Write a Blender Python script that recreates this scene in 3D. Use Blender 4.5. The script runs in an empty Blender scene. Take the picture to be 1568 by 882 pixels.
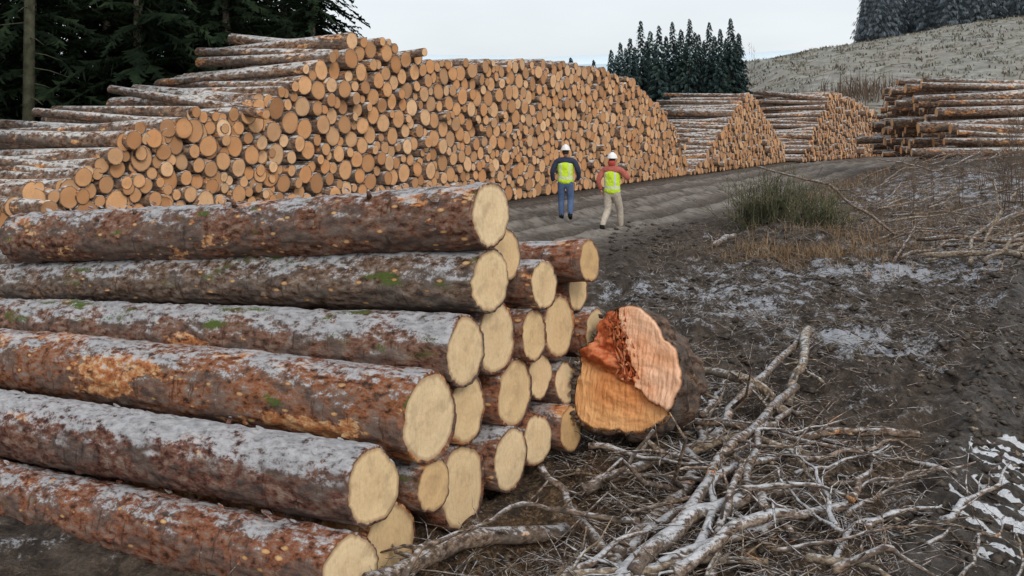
import bpy, math, random
import numpy as np
from mathutils import Vector, Matrix
rng=np.random.default_rng(7); random.seed(7)
scene=bpy.context.scene
# ---------------------------------------------------------------- noise
_T=np.random.default_rng(3).random((256,256))
def vn(x,y):
    x=np.asarray(x,float);y=np.asarray(y,float)
    xi=np.floor(x).astype(int);yi=np.floor(y).astype(int)
    fx=x-xi;fy=y-yi;fx=fx*fx*(3-2*fx);fy=fy*fy*(3-2*fy)
    a=_T[xi&255,yi&255];b=_T[(xi+1)&255,yi&255];c=_T[xi&255,(yi+1)&255];d=_T[(xi+1)&255,(yi+1)&255]
    return (a*(1-fx)+b*fx)*(1-fy)+(c*(1-fx)+d*fx)*fy-.5
def fbm(x,y,o=4):
    s=0;a=1
    for i in range(o):
        s=s+a*vn(x*2**i+17.3*i,y*2**i+5.1*i);a*=.5
    return s
def sm(x,a,b):
    t=np.clip((x-a)/(b-a),0,1);return t*t*(3-2*t)
# ---------------------------------------------------------------- terrain
RUTS=(1.3,2.9,4.0,5.4)
def offs(x,y):
    return (x-.3)*.891-(y-30)*.454-.004*np.maximum(0,y-50)**2
def o2f(x,y): return (x-2.1)*.87-(y-4.8)*.5
def gh(x,y):
    x=np.asarray(x,float);y=np.asarray(y,float)
    o=offs(x,y)
    z=-.2*np.exp(-(((x+1)/3)**2+((y-4.3)/2.2)**2))
    z=z-.75*np.exp(-(((x+5.2)/2.6)**2+((y-8)/2.4)**2))
    z=z+1.1*sm(o,7,12)*sm(y,22,36)*(1-sm(y,60,90))
    trk=sm(o,.3,1.2)*(1-sm(o,5.6,7.2))*sm(y,8,12)
    rough=sm(o,5.8,8)*(1-sm(y,60,120))
    d=o+.5*vn(y*.12,3)+.15*vn(y*.5,8)
    for c in RUTS:
        z=z-trk*.17*np.exp(-((d-c)/.22)**2)+trk*.09*np.exp(-((d-c-.5)/.18)**2)
    z=z+trk*(.07*fbm(x*1.5,y*1.5,4)+.03*fbm(x*6,y*6,3))
    o2=o2f(x,y)+.16*vn(y*.6,9)
    near=1-sm(y,14,22)
    m2=sm(o2,-.5,-.1)*(1-sm(o2,1.5,2))*near*sm(x,.8,1.6)
    z=z+rough*(1-.6*m2)*(.26*fbm(x*.7,y*.7,3)+.13*fbm(x*3,y*3,3)+.06*fbm(x*13,y*13,2))
    z=z-m2*.12*(np.exp(-((o2-.3)/.25)**2)+np.exp(-((o2-1.3)/.25)**2))+m2*.09*np.exp(-((o2+.22)/.13)**2)+m2*.07*np.exp(-((o2-.8)/.15)**2)
    along=(x*.5+y*.87)+.06*vn(x*4,y*4)
    z=z+m2*.022*np.exp(-((o2-.3)/.3)**2)*np.sin(along*2*math.pi/.19)
    z=z+m2*(.06*fbm(x*5,y*5,4)+.035*fbm(x*16,y*16,2))
    A=np.interp(x,[-100,10,30,47,104,160,400],[0,1.5,5,15.3,25,33,50])
    z=z+A*sm(y,85,205)+sm(y,85,140)*(1.2*fbm(x*.06,y*.06,3)+.5*fbm(x*.3,y*.3,2))
    return z
# ---------------------------------------------------------------- mesh builder
class MB:
    def __init__(s): s.v=[];s.f=[];s.m=[];s.lp=[];s.cp=[];s.n=0
    def add(s,v,f,m,lp=None,cp=None):
        v=np.asarray(v,float).reshape(-1,3);k=len(v);b=s.n
        s.v.append(v)
        s.lp.append(v if lp is None else np.asarray(lp,float).reshape(-1,3))
        s.cp.append(np.zeros((k,3)) if cp is None else np.asarray(cp,float).reshape(-1,3))
        s.f.extend([tuple(i+b for i in q) for q in f])
        s.m.extend([m]*len(f) if isinstance(m,int) else m)
        s.n+=k
    def build(s,name,mats,smooth=True,parent=None,origin=None):
        me=bpy.data.meshes.new(name)
        V=np.concatenate(s.v)
        if origin is not None: V=V-np.array(origin)
        me.from_pydata(V.tolist(),[],s.f)
        for m in mats: me.materials.append(m)
        me.polygons.foreach_set('material_index',s.m)
        me.polygons.foreach_set('use_smooth',[smooth]*len(s.f))
        for nm,d in (('lp',s.lp),('cp',s.cp)):
            a=me.attributes.new(nm,'FLOAT_VECTOR','POINT');a.data.foreach_set('vector',np.concatenate(d).ravel())
        me.update()
        ob=bpy.data.objects.new(name,me);scene.collection.objects.link(ob)
        if origin is not None: ob.location=origin
        if parent: ob.parent=parent
        return ob
def tube(mb,pts,rad,seg=8,m=0,off=None,cap=True,cr=None):
    pts=np.asarray(pts,float);n=len(pts)
    T=np.gradient(pts,axis=0);T/=np.linalg.norm(T,axis=1)[:,None]+1e-9
    u=np.array([0,0,1.]) if abs(T[0][2])<.9 else np.array([1.,0,0])
    V=[];a=np.linspace(0,2*math.pi,seg,endpoint=False)
    for i in range(n):
        y=np.cross(u,T[i]);y/=np.linalg.norm(y)+1e-9;z=np.cross(T[i],y);u=z
        V.append(pts[i]+rad[i]*(np.cos(a)[:,None]*y+np.sin(a)[:,None]*z))
    V=np.concatenate(V)
    F=[(i*seg+j,i*seg+(j+1)%seg,(i+1)*seg+(j+1)%seg,(i+1)*seg+j) for i in range(n-1) for j in range(seg)]
    if cap: F+= [tuple(range(seg))[::-1],tuple((n-1)*seg+j for j in range(seg))]
    cp=None if cr is None else np.tile([0,0,cr],(len(V),1))
    mb.add(V,F,m,lp=V if off is None else V+off,cp=cp)
def add_log(mb,end,axis,L,r0,r1,seg=14,nl=1,detail=False,bend=0.,cval=None,capr=2):
    ax=np.array(axis,float);ax/=np.linalg.norm(ax)
    y=np.cross([0,0,1.],ax);y/=np.linalg.norm(y);z=np.cross(ax,y)
    E=np.array(end,float);a=np.linspace(0,2*math.pi,seg,endpoint=False)+rng.random()*.5
    cval=rng.random() if cval is None else cval
    off=rng.random(3)*80;ph=rng.random(4)*6.28
    shp=1+.035*np.sin(2*a+ph[0])+.02*np.sin(3*a+ph[1])+.012*np.sin(5*a+ph[2])
    xs=np.linspace(0,L,nl+1)
    X,A=np.meshgrid(xs,a,indexing='ij')
    R=(r0+(r1-r0)*X/L)*shp[None,:]
    if detail:
        R=R*(1+.06*fbm(X*1.7+2*np.cos(A)+off[0],2*np.sin(A)+off[1],3))
        R=R+.017*fbm(X*11+3*np.cos(A)+off[0],7*np.sin(A)+4*np.cos(A)+off[1],4)
    cy=bend*np.sin(X/L*math.pi)*math.cos(ph[3]);cz=bend*np.sin(X/L*math.pi)*math.sin(ph[3])
    ly=R*np.cos(A);lz=R*np.sin(A)
    P=E+X[...,None]*ax+(ly+cy)[...,None]*y+(lz+cz)[...,None]*z
    lp=np.stack([X,ly,lz],-1)+off
    F=[(i*seg+j,(i+1)*seg+j,(i+1)*seg+(j+1)%seg,i*seg+(j+1)%seg) for i in range(nl) for j in range(seg)]
    V=P.reshape(-1,3);nv=len(V)
    Vs=[V];LP=[lp.reshape(-1,3)];CP=[np.tile([1.,0,cval],(nv,1))];M=[0]*len(F)
    base=nv
    for side in (0,1):
        x0=0. if side==0 else L;Rr=R[0] if side==0 else R[-1]
        rings=[1.]+[1-(k+1)/capr for k in range(capr-1)] if side==0 else [1.]
        th=.014 if detail else .014
        tilt=rng.normal(0,.03,2)
        for k,q in enumerate(rings):
            rr=(Rr-th*(Rr/.2))*q;yy=rr*np.cos(a);zz=rr*np.sin(a)
            xx=x0+yy*tilt[0]+zz*tilt[1]
            if detail: xx=xx+.008*fbm(yy*12+off[0],zz*12,3)
            Vs.append(E+xx[:,None]*ax+yy[:,None]*y+zz[:,None]*z)
            LP.append(np.stack([xx,yy,zz],-1)+off)
            CP.append(np.stack([q*np.cos(a),q*np.sin(a),np.full(seg,cval)],-1))
            b=base+k*seg;prev=(0 if side==0 else (nl*seg)) if k==0 else b-seg
            for j in range(seg):
                q4=(prev+j,prev+(j+1)%seg,b+(j+1)%seg,b+j)
                F.append(q4 if side==0 else q4[::-1]);M.append(0 if k==0 else 1)
        b=base+(len(rings)-1)*seg
        Vs.append((E+x0*ax)[None]);LP.append(off[None]);CP.append(np.array([[0,0,cval]]))
        c=base+len(rings)*seg
        for j in range(seg):
            t=(b+j,b+(j+1)%seg,c);F.append(t if side==0 else t[::-1]);M.append(1)
        base=c+1
    mb.add(np.concatenate(Vs),F,M,np.concatenate(LP),np.concatenate(CP))
    return y,z,ax,off
# ---------------------------------------------------------------- node helpers
class NT:
    def __init__(s,name):
        s.mat=bpy.data.materials.new(name);s.mat.use_nodes=True;s.nt=s.mat.node_tree
        s.b=s.nt.nodes['Principled BSDF'];s.b.inputs['Roughness'].default_value=.9
        s.b.inputs['Specular IOR Level'].default_value=.2
    def n(s,t,**k):
        n=s.nt.nodes.new(t)
        for a,v in k.items(): setattr(n,a,v)
        return n
    def l(s,a,b): s.nt.links.new(a,b)
    def val(s,inp,v):
        if isinstance(v,bpy.types.NodeSocket): s.l(v,inp)
        else: inp.default_value=v
    def attr(s,nm): return s.n('ShaderNodeAttribute',attribute_name=nm)
    def scale(s,v,sc):
        m=s.n('ShaderNodeVectorMath',operation='MULTIPLY');s.l(v,m.inputs[0]);m.inputs[1].default_value=sc;return m.outputs[0]
    def noise(s,v,sc=1.,det=4,rough=.55):
        n=s.n('ShaderNodeTexNoise');s.l(v,n.inputs['Vector']);n.inputs['Scale'].default_value=sc
        n.inputs['Detail'].default_value=det;n.inputs['Roughness'].default_value=rough;return n.outputs['Fac']
    def ramp(s,f,st):
        r=s.n('ShaderNodeValToRGB');s.val(r.inputs[0],f);e=r.color_ramp.elements
        while len(e)<len(st): e.new(.5)
        for i,(p,c) in enumerate(st):
            e[i].position=p;e[i].color=(*c,1) if not isinstance(c,(int,float)) else (c,c,c,1)
        return r.outputs[0]
    def math(s,op,a,b=0.,c=None):
        m=s.n('ShaderNodeMath',operation=op);s.val(m.inputs[0],a);s.val(m.inputs[1],b)
        if c is not None: s.val(m.inputs[2],c)
        return m.outputs[0]
    def mr(s,v,a,b,c=0.,d=1.):
        m=s.n('ShaderNodeMapRange',interpolation_type='SMOOTHSTEP');s.val(m.inputs[0],v)
        for i,q in enumerate((a,b,c,d)): m.inputs[i+1].default_value=q
        return m.outputs[0]
    def mix(s,f,a,b,bt='MIX'):
        m=s.n('ShaderNodeMix',data_type='RGBA',blend_type=bt);s.val(m.inputs[0],f)
        for i,q in ((6,a),(7,b)):
            if isinstance(q,tuple): m.inputs[i].default_value=(*q,1)
            else: s.l(q,m.inputs[i])
        return m.outputs[2]
    def bump(s,h,st,d):
        b=s.n('ShaderNodeBump');b.inputs['Strength'].default_value=st;b.inputs['Distance'].default_value=d
        s.l(h,b.inputs['Height']);s.l(b.outputs[0],s.b.inputs['Normal'])
    def col(s,c): s.val(s.b.inputs['Base Color'],c if not isinstance(c,tuple) else (*c,1))
def bark(name,frost=.45,strip=.62,moss=.72,c0=(.035,.02,.015),c1=(.17,.075,.045),c2=(.26,.19,.15),bumpd=.012,fc=(.48,.48,.50),sc=1.,scars=False,det=6):
    t=NT(name);lp=t.attr('lp').outputs['Vector']
    A=t.noise(t.scale(lp,(13*sc,26*sc,26*sc)),1,det,.65);B=t.noise(t.scale(lp,(1.3,4,4)),1,4,.6)
    C=t.noise(t.scale(lp,(2.2,7,7)),1,2);D=t.noise(t.scale(lp,(60*sc,60*sc,60*sc)),1,3,.7)
    E=t.noise(t.scale(lp,(3,6,6)),1,4,.65)
    col=t.ramp(A,[(.36,c0),(.48,c1),(.64,c2)])
    col=t.mix(t.mr(E,.44,.58),col,t.mix(.6,col,(.11,.095,.085)))
    wood=t.ramp(A,[(.35,(.24,.075,.03)),(.5,(.46,.19,.075)),(.65,(.64,.43,.23))])
    sB=t.math('ADD',B,t.math('MULTIPLY',t.math('SUBTRACT',A,.5),.22))
    col=t.mix(t.mr(sB,strip,strip+.02),col,wood)
    cr=t.noise(t.scale(lp,(26*sc,5*sc,5*sc)),1,3,.6)
    col=t.mix(t.math('MULTIPLY',t.mr(cr,.40,.33),.55),col,c0)
    geo=t.n('ShaderNodeNewGeometry');sx=t.n('ShaderNodeSeparateXYZ');t.l(geo.outputs['Normal'],sx.inputs[0]);nz=sx.outputs[2]
    mC=t.math('ADD',C,t.math('MULTIPLY',t.math('SUBTRACT',D,.5),.5))
    f=t.math('ADD',nz,t.math('MULTIPLY',t.math('SUBTRACT',A,.5),2.4))
    f=t.math('ADD',f,t.math('MULTIPLY',t.math('SUBTRACT',E,.5),2.4))
    f=t.math('ADD',f,t.math('MULTIPLY',t.math('SUBTRACT',D,.5),1.6))
    fm=t.math('MULTIPLY',t.mr(f,frost,frost+.5),t.mr(nz,.0,.55,0,.86))
    col=t.mix(fm,col,t.ramp(A,[(.34,tuple(q*.5 for q in fc)),(.62,fc)]))
    col=t.mix(t.math('MULTIPLY',t.mr(mC,moss,moss+.06),t.mr(nz,-.2,.3)),col,(.075,.105,.02))
    if scars:
        v=t.n('ShaderNodeTexVoronoi');t.l(t.scale(lp,(1.5,3.6,3.6)),v.inputs['Vector'])
        sc_=t.n('ShaderNodeSeparateXYZ');t.l(v.outputs['Color'],sc_.inputs[0])
        dd=t.math('ADD',v.outputs['Distance'],t.math('MULTIPLY',t.math('SUBTRACT',E,.5),.35))
        mk=t.math('MULTIPLY',t.mr(dd,.24,.20),t.mr(sc_.outputs[0],.60,.62))
        mk=t.math('MULTIPLY',mk,t.mr(nz,.9,.6))
        col=t.mix(mk,col,t.ramp(t.math('ADD',dd,t.math('MULTIPLY',A,.15)),[(.1,(.66,.45,.24)),(.24,(.50,.28,.12)),(.3,(.25,.10,.04))]))
    t.col(col);h=t.math('ADD',A,t.math('MULTIPLY',D,.35));t.bump(h,1.,bumpd);return t.mat
def capmat(name,stops,rings=1.,lum=.0,stain=.6):
    t=NT(name);cp=t.attr('cp').outputs['Vector'];lp=t.attr('lp').outputs['Vector']
    sx=t.n('ShaderNodeSeparateXYZ');t.l(cp,sx.inputs[0])
    r=t.math('SQRT',t.math('ADD',t.math('MULTIPLY',sx.outputs[0],sx.outputs[0]),t.math('MULTIPLY',sx.outputs[1],sx.outputs[1])))
    n1=t.noise(lp,9,4);n2=t.noise(lp,60,4,.7);n3=t.noise(t.scale(lp,(4,90,12)),1,3)
    col=t.ramp(sx.outputs[2],stops)
    if lum:
        hv=t.math('FRACT',t.math('MULTIPLY',sx.outputs[2],17.3))
        col=t.mix(t.math('MULTIPLY',t.math('POWER',hv,2.),lum),col,(.24,.115,.055))
    rr=t.math('ADD',r,t.math('MULTIPLY',n1,.12))
    w=t.math('MULTIPLY_ADD',t.math('SINE',t.math('MULTIPLY',rr,110.)),.5,.5)
    w2=t.math('MULTIPLY_ADD',t.math('SINE',t.math('MULTIPLY',rr,33.)),.5,.5)
    dk=t.math('MULTIPLY',t.math('MULTIPLY',w,w2),.16*rings)
    col=t.mix(dk,col,t.mix(.65,col,(.25,.11,.04)))
    col=t.mix(t.math('MULTIPLY',t.mr(rr,.62,.42),.2),col,t.mix(.5,col,(.50,.27,.12)))
    col=t.mix(t.math('MULTIPLY',t.mr(rr,.93,1.06),.65),col,(.22,.11,.05))
    col=t.mix(t.math('MULTIPLY',t.mr(n1,.50,.66),stain),col,t.mix(.5,col,(.36,.25,.15)))
    col=t.mix(t.math('MULTIPLY',t.mr(n3,.48,.68),.3),col,t.mix(.5,col,(.35,.22,.12)))
    col=t.mix(t.math('MULTIPLY',t.mr(n2,.45,.7),.3),col,t.mix(.5,col,(.2,.12,.07)))
    ang=t.math('ARCTAN2',sx.outputs[1],sx.outputs[0])
    ck=t.math('ABSOLUTE',t.math('SINE',t.math('ADD',t.math('MULTIPLY',ang,1.5),t.math('ADD',t.math('MULTIPLY',sx.outputs[2],40.),t.math('MULTIPLY',n1,.5)))))
    ckm=t.math('MULTIPLY',t.math('MULTIPLY',t.mr(ck,.025,.0),t.mr(r,.7,.2)),.35*rings)
    col=t.mix(ckm,col,(.16,.08,.04))
    t.col(col);t.b.inputs['Roughness'].default_value=.8
    t.bump(t.math('ADD',n3,n2),.5,.004);return t.mat
M_bark=[bark('spruce_bark',.60,.61,.66,c1=(.19,.08,.045),scars=True),bark('spruce_bark_red',.68,.62,.74,c1=(.24,.085,.042),scars=True),
        bark('spruce_bark_grey',.48,.68,.63,c1=(.15,.09,.06),c2=(.28,.22,.18),scars=True),bark('spruce_bark_stripped',.62,.535,.70,c1=(.25,.09,.038),scars=True),
        bark('spruce_bark_frosty',.22,.65,.75,c0=(.03,.018,.016),c1=(.16,.065,.043)),bark('spruce_bark_patchy',.40,.64,.61,c1=(.18,.085,.055))]
M_pbark=bark('pile_bark',.38,.60,.9,c0=(.045,.028,.02),c1=(.18,.10,.065),c2=(.31,.225,.16),fc=(.60,.59,.58),sc=.6,det=4)
M_branch=bark('branch_bark',.70,.66,.75,c0=(.045,.032,.024),c1=(.15,.10,.07),c2=(.30,.23,.175),fc=(.48,.48,.50),bumpd=.004,sc=1.5,det=3)
M_frbr=bark('frosted_branch',.25,.9,.9,c0=(.06,.042,.034),c1=(.17,.12,.09),c2=(.32,.26,.21),fc=(.58,.59,.62),bumpd=.004,sc=1.5,det=3)
M_pale=bark('bleached_branch',.8,.9,.9,c0=(.09,.06,.042),c1=(.22,.165,.115),c2=(.40,.32,.235),fc=(.5,.5,.5),bumpd=.004,sc=1.5,det=3)
M_cap=capmat('sawn_spruce_end',[(0,(.70,.50,.27)),(.5,(.77,.59,.36)),(1,(.62,.40,.19))],1.,0.,.75)
M_pcap=capmat('pile_log_end',[(0,(.66,.31,.13)),(.25,(.78,.44,.22)),(.5,(.60,.28,.115)),(.75,(.84,.54,.31)),(1,(.50,.23,.095))],.8,.62)
# ---------------------------------------------------------------- ground
def axis(a,b,st,lo,hi,g=1.02,far=60):
    c=list(np.arange(a,b,st));s=st;x=c[-1]
    while x<hi: s*=(g if x<far else 1.09);x+=s;c.append(x)
    x=a;s=st;L=[]
    while x>lo: s*=1.07;x-=s;L.append(x)
    return np.array(L[::-1]+c)
gx=axis(-1.5,6.5,.035,-3000,3000,1.03,40);gy=axis(4,13,.035,-400,3500,1.02,60)
X,Y=np.meshgrid(gx,gy,indexing='ij');Z=gh(X,Y)
def ghs(x,y):
    i=min(max(int(np.searchsorted(gx,x))-1,0),len(gx)-2);j=min(max(int(np.searchsorted(gy,y))-1,0),len(gy)-2)
    a=(x-gx[i])/(gx[i+1]-gx[i]);b=(y-gy[j])/(gy[j+1]-gy[j])
    return float((Z[i,j]*(1-a)+Z[i+1,j]*a)*(1-b)+(Z[i,j+1]*(1-a)+Z[i+1,j+1]*a)*b)
nx,ny=X.shape
idx=np.arange(nx*ny).reshape(nx,ny)
Fq=np.stack([idx[:-1,:-1],idx[1:,:-1],idx[1:,1:],idx[:-1,1:]],-1).reshape(-1,4)
me=bpy.data.meshes.new('ground');me.from_pydata(np.stack([X,Y,Z],-1).reshape(-1,3).tolist(),[],Fq.tolist())
me.polygons.foreach_set('use_smooth',[True]*len(Fq))
o=offs(X,Y);o2=o2f(X,Y)+.16*vn(Y*.6,9)
def blob(cx,cy,rx,ry): return np.exp(-(((X-cx)/rx)**2+((Y-cy)/ry)**2))
fr=.8*blob(3.5,9.8,.6,.6)+.6*blob(5.5,15,3,1.2)+.45*blob(9,18,3,2.5)+.45*blob(2.6,13,1.4,.9)+.3*blob(2.2,5.4,1.2,1)+.5*blob(14,28,6,4)+.45*blob(6.5,12.3,1.2,.8)+.35*blob(3.2,11.5,1.6,1.5)
fr=fr+.17*sm(o,7,9)*(1-sm(Y,60,100))
wr=.25*vn(X*5,Y*5)+.2*vn(X*14,Y*14)
tread=1.15*np.exp(-((o2+wr-.34)/.42)**4)*sm(Y,5.0,5.3)*(1-sm(Y+wr,6.9,7.5))*sm(np.sin((X*.5+Y*.87+.05*vn(X*4,Y*4)+.02*wr)*2*math.pi/.19+math.pi),-.5,.4)*sm(X+wr,2.3,2.7)
m2=sm(o2,-.5,-.1)*(1-sm(o2,1.5,2))*(1-sm(Y,14,22))*sm(X,.8,1.6)
fr=fr*(1-.8*m2)
lit=.16*sm(o,6,8)*(1-sm(Y,60,90))+.9*blob(.9,6.1,1.7,1.5)+.8*blob(-.5,4.6,2,1)+.8*blob(5.2,16.8,1.2,.8)+.5*blob(12,26,5,5)
lit=lit*(1-.95*m2)
trk=sm(o,.2,1.)*(1-sm(o,6,7.4))*sm(Y,8,12)*(1-sm(Y,100,130))
hil=sm(Y,80,125)
d=o+.5*vn(Y*.12,3)+.15*vn(Y*.5,8)
rut=sum(np.exp(-((d-c)/.3)**2) for c in RUTS)+.0
rid=sum(np.exp(-((d-c-.6)/.28)**2) for c in RUTS)
for nm,dt in (('m1',np.stack([fr,lit,trk],-1)),('m2',np.stack([tread,m2,hil],-1)),('m3',np.stack([rut,rid,np.exp(-((o2-.3)/.3)**2)+np.exp(-((o2-1.3)/.3)**2)],-1))):
    a=me.attributes.new(nm,'FLOAT_VECTOR','POINT');a.data.foreach_set('vector',dt.reshape(-1))
t=NT('mud_and_frost')
geo=t.n('ShaderNodeNewGeometry');pos=geo.outputs['Position']
S=[]
for nm in ('m1','m2','m3'):
    q=t.n('ShaderNodeSeparateXYZ');t.l(t.attr(nm).outputs['Vector'],q.inputs[0]);S.append(q)
s1,s2,s3=S
nA=t.noise(pos,1.1,3,.6);nB=t.noise(pos,7,6,.68);nC=t.noise(pos,35,4,.7);nD=t.noise(pos,2.7,5,.65)
col=t.ramp(nB,[(.3,(.018,.0145,.012)),(.48,(.054,.043,.036)),(.66,(.14,.117,.10))])
col=t.mix(t.mr(nA,.45,.65),col,t.mix(.5,col,(.078,.06,.046)))
lf=t.ramp(nC,[(.35,(.03,.019,.011)),(.5,(.115,.07,.04)),(.66,(.27,.185,.11))])
lm=t.math('MULTIPLY',s1.outputs[1],t.mr(t.math('ADD',nB,t.math('MULTIPLY',nC,.6)),.62,.88))
col=t.mix(lm,col,lf)
tc=t.ramp(nB,[(.3,(.068,.054,.045)),(.5,(.14,.115,.098)),(.7,(.25,.215,.185))])
tc=t.mix(t.math('MULTIPLY',s3.outputs[0],.75),tc,t.ramp(nC,[(.35,(.03,.022,.018)),(.65,(.085,.065,.052))]))
tc=t.mix(t.math('MULTIPLY',t.math('MULTIPLY',s3.outputs[1],.8),t.mr(nD,.38,.55)),tc,(.32,.285,.25))
tc=t.mix(t.math('MULTIPLY',t.mr(nA,.5,.62),.4),tc,(.07,.053,.042))
col=t.mix(t.math('MULTIPLY',s1.outputs[2],.95),col,tc)
nr=t.ramp(nB,[(.3,(.022,.018,.015)),(.5,(.062,.052,.044)),(.68,(.15,.127,.11))])
col=t.mix(t.math('MULTIPLY',s2.outputs[1],.85),col,nr)
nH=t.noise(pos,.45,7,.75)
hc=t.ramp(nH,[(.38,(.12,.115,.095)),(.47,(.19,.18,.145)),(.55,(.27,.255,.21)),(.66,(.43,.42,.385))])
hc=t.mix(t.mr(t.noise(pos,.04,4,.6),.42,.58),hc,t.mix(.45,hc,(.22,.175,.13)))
hc=t.mix(.28,hc,(.33,.35,.35))  # distance haze blended into the hillside colour as flat grey
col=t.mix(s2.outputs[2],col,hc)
fv=t.math('ADD',s1.outputs[0],t.math('ADD',t.math('MULTIPLY',t.math('SUBTRACT',nC,.5),1.8),t.math('MULTIPLY',t.math('SUBTRACT',nD,.5),2.4)))
fv=t.math('ADD',fv,t.math('MULTIPLY',t.math('SUBTRACT',nB,.5),1.5))
col=t.mix(t.math('MULTIPLY',t.mr(fv,.45,.95),.78),col,(.50,.52,.57))
tv=t.math('ADD',s2.outputs[0],t.math('MULTIPLY',t.math('SUBTRACT',nB,.5),1.1))
tv=t.math('ADD',tv,t.math('MULTIPLY',t.math('SUBTRACT',nD,.5),.6))
col=t.mix(t.mr(tv,.45,.62),col,(.78,.80,.84))
t.col(col)
t.l(t.math('SUBTRACT',.92,t.math('MULTIPLY',s2.outputs[1],.42)),t.b.inputs['Roughness'])
t.bump(t.math('ADD',nB,t.math('MULTIPLY',nC,.5)),1.,.08)
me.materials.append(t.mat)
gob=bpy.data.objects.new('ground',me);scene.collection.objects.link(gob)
def hills(name,y0,h0,seed,col):
    mb=MB();xs=np.linspace(-1800,1800,200);rows=[]
    for k,(dy,q) in enumerate([(-300,0),(-150,.55),(-60,.85),(0,1),(200,.6)]):
        hh=(h0*(1+.12*fbm(xs*.003+seed,xs*0+seed,3))+h0*.012*vn(xs*.06,seed))*q
        rows.append(np.stack([xs,np.full_like(xs,y0+dy),hh],-1))
    V=np.concatenate(rows);n=200
    F=[(i*n+j,i*n+j+1,(i+1)*n+j+1,(i+1)*n+j) for i in range(4) for j in range(n-1)]
    mb.add(V,F,0);tt=NT(name+'_haze_tint');g=tt.n('ShaderNodeNewGeometry')
    tt.col(tt.ramp(tt.noise(g.outputs['Position'],.01,5),[(.35,tuple(c*.95 for c in col)),(.65,col)]));tt.b.inputs['Roughness'].default_value=1  # aerial haze painted as pale blue surface colour, no volume
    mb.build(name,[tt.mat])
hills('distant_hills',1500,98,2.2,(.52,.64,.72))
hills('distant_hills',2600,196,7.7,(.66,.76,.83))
# ---------------------------------------------------------------- log piles
def deposit(S,prof,rmin,rmax,power=1.6):
    cand=np.arange(0,S,.04);cs=[];cz=[];cr=[];fails=0;P=prof(cand)
    while fails<50 and len(cs)<2600:
        r=rmin+(rmax-rmin)*rng.random()**power
        zf=np.full(len(cand),r)
        if cs:
            a=np.array(cs[-330:]);b=np.array(cz[-330:]);c=np.array(cr[-330:])+r
            ds=np.abs(cand[:,None]-a);h=np.where(ds<c,b+np.sqrt(np.maximum(c*c-ds*ds,0)),0);zf=np.maximum(zf,h.max(1))
        ok=zf+r*.6<=P
        if not ok.any(): fails+=1;continue
        sc=np.where(ok,zf+rng.random(len(cand))*.15,99);i=int(sc.argmin())
        cs.append(cand[i]);cz.append(zf[i]);cr.append(r)
    return list(zip(cs,cz,cr))
def pile(p0,d,S,prof,axis_,L,rmin=.105,rmax=.26,seg=14,base=0.,offsd=.045,power=1.6,shr=.95):
    mb=MB();d=np.array(d)/np.linalg.norm(d)
    for s,z,r in deposit(S,prof,rmin,rmax,power):
        top=z>float(prof(np.array([s]))[0])-.7
        jz=.045 if top else .018
        ax=np.array([axis_[0],axis_[1],-.012])+np.array([*rng.normal(0,.07 if top else .03,2),rng.normal(0,jz)])
        ax/=np.linalg.norm(ax);of=rng.normal(0,offsd) if rng.random()>.05 else rng.normal(.0,.25)
        e=np.array([p0[0]+d[0]*s,p0[1]+d[1]*s,base+z])-ax*of
        add_log(mb,e,ax,L*(1+rng.normal(0,.06)),r*shr,r*rng.uniform(.66,.94),seg,1)
    return mb.build('log_pile',[M_pbark,M_pcap],smooth=True)
def prof_main(s):
    P=np.interp(s,[0,2,2.9,4.2,6.6,8.2,9.6,10.5,12,14,17,20,24,26,28.5,32,34.5,36.2],[.8,1.25,1.55,2.1,2.6,3.15,3.7,4.3,4.35,3.95,4.1,4.3,4.35,4.3,4.05,3.3,2.2,.6])
    return P+.28*vn(s*.9,1)+.2*vn(s*3,4)
pile((-8.37,13.),(.454,.891),36.2,prof_main,(-.85,.53),4.4,.10,.25,power=1.4)
pile((8.4,45.2),(.528,1),20,lambda s:np.interp(s,[0,.5,9.5,11,19,20],[.3,.5,4.1,3.9,.8,.3])+.2*vn(s,2),(-.87,.49),4.6,.13,.25,10)
pile((18.2,61.5),(.75,1),20,lambda s:np.interp(s,[0,5,7,15,20],[.5,4.6,4.5,3.5,1.5])+.2*vn(s,5),(-.87,.49),5.2,.15,.26,10)
pile((23.9,37.5),(.1,1),12,lambda s:np.interp(s,[0,.6,4.5,10,12],[.4,.7,3.1,3.2,2.])+.2*vn(s,8),(-.98,.12),6.6,.14,.27,10,base=ghs(19,38)-.15,offsd=.2)
mbl=MB()
for e,L,r in (((24,37,ghs(20,37)+.2),8.4,.2),((24,36.4,ghs(20,36)+.15),8.9,.18)): add_log(mbl,e,(-.99,.1,-.01),L,r,r*.9,12,2)
mbl.build('loose_logs',[M_pbark,M_pcap])
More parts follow.
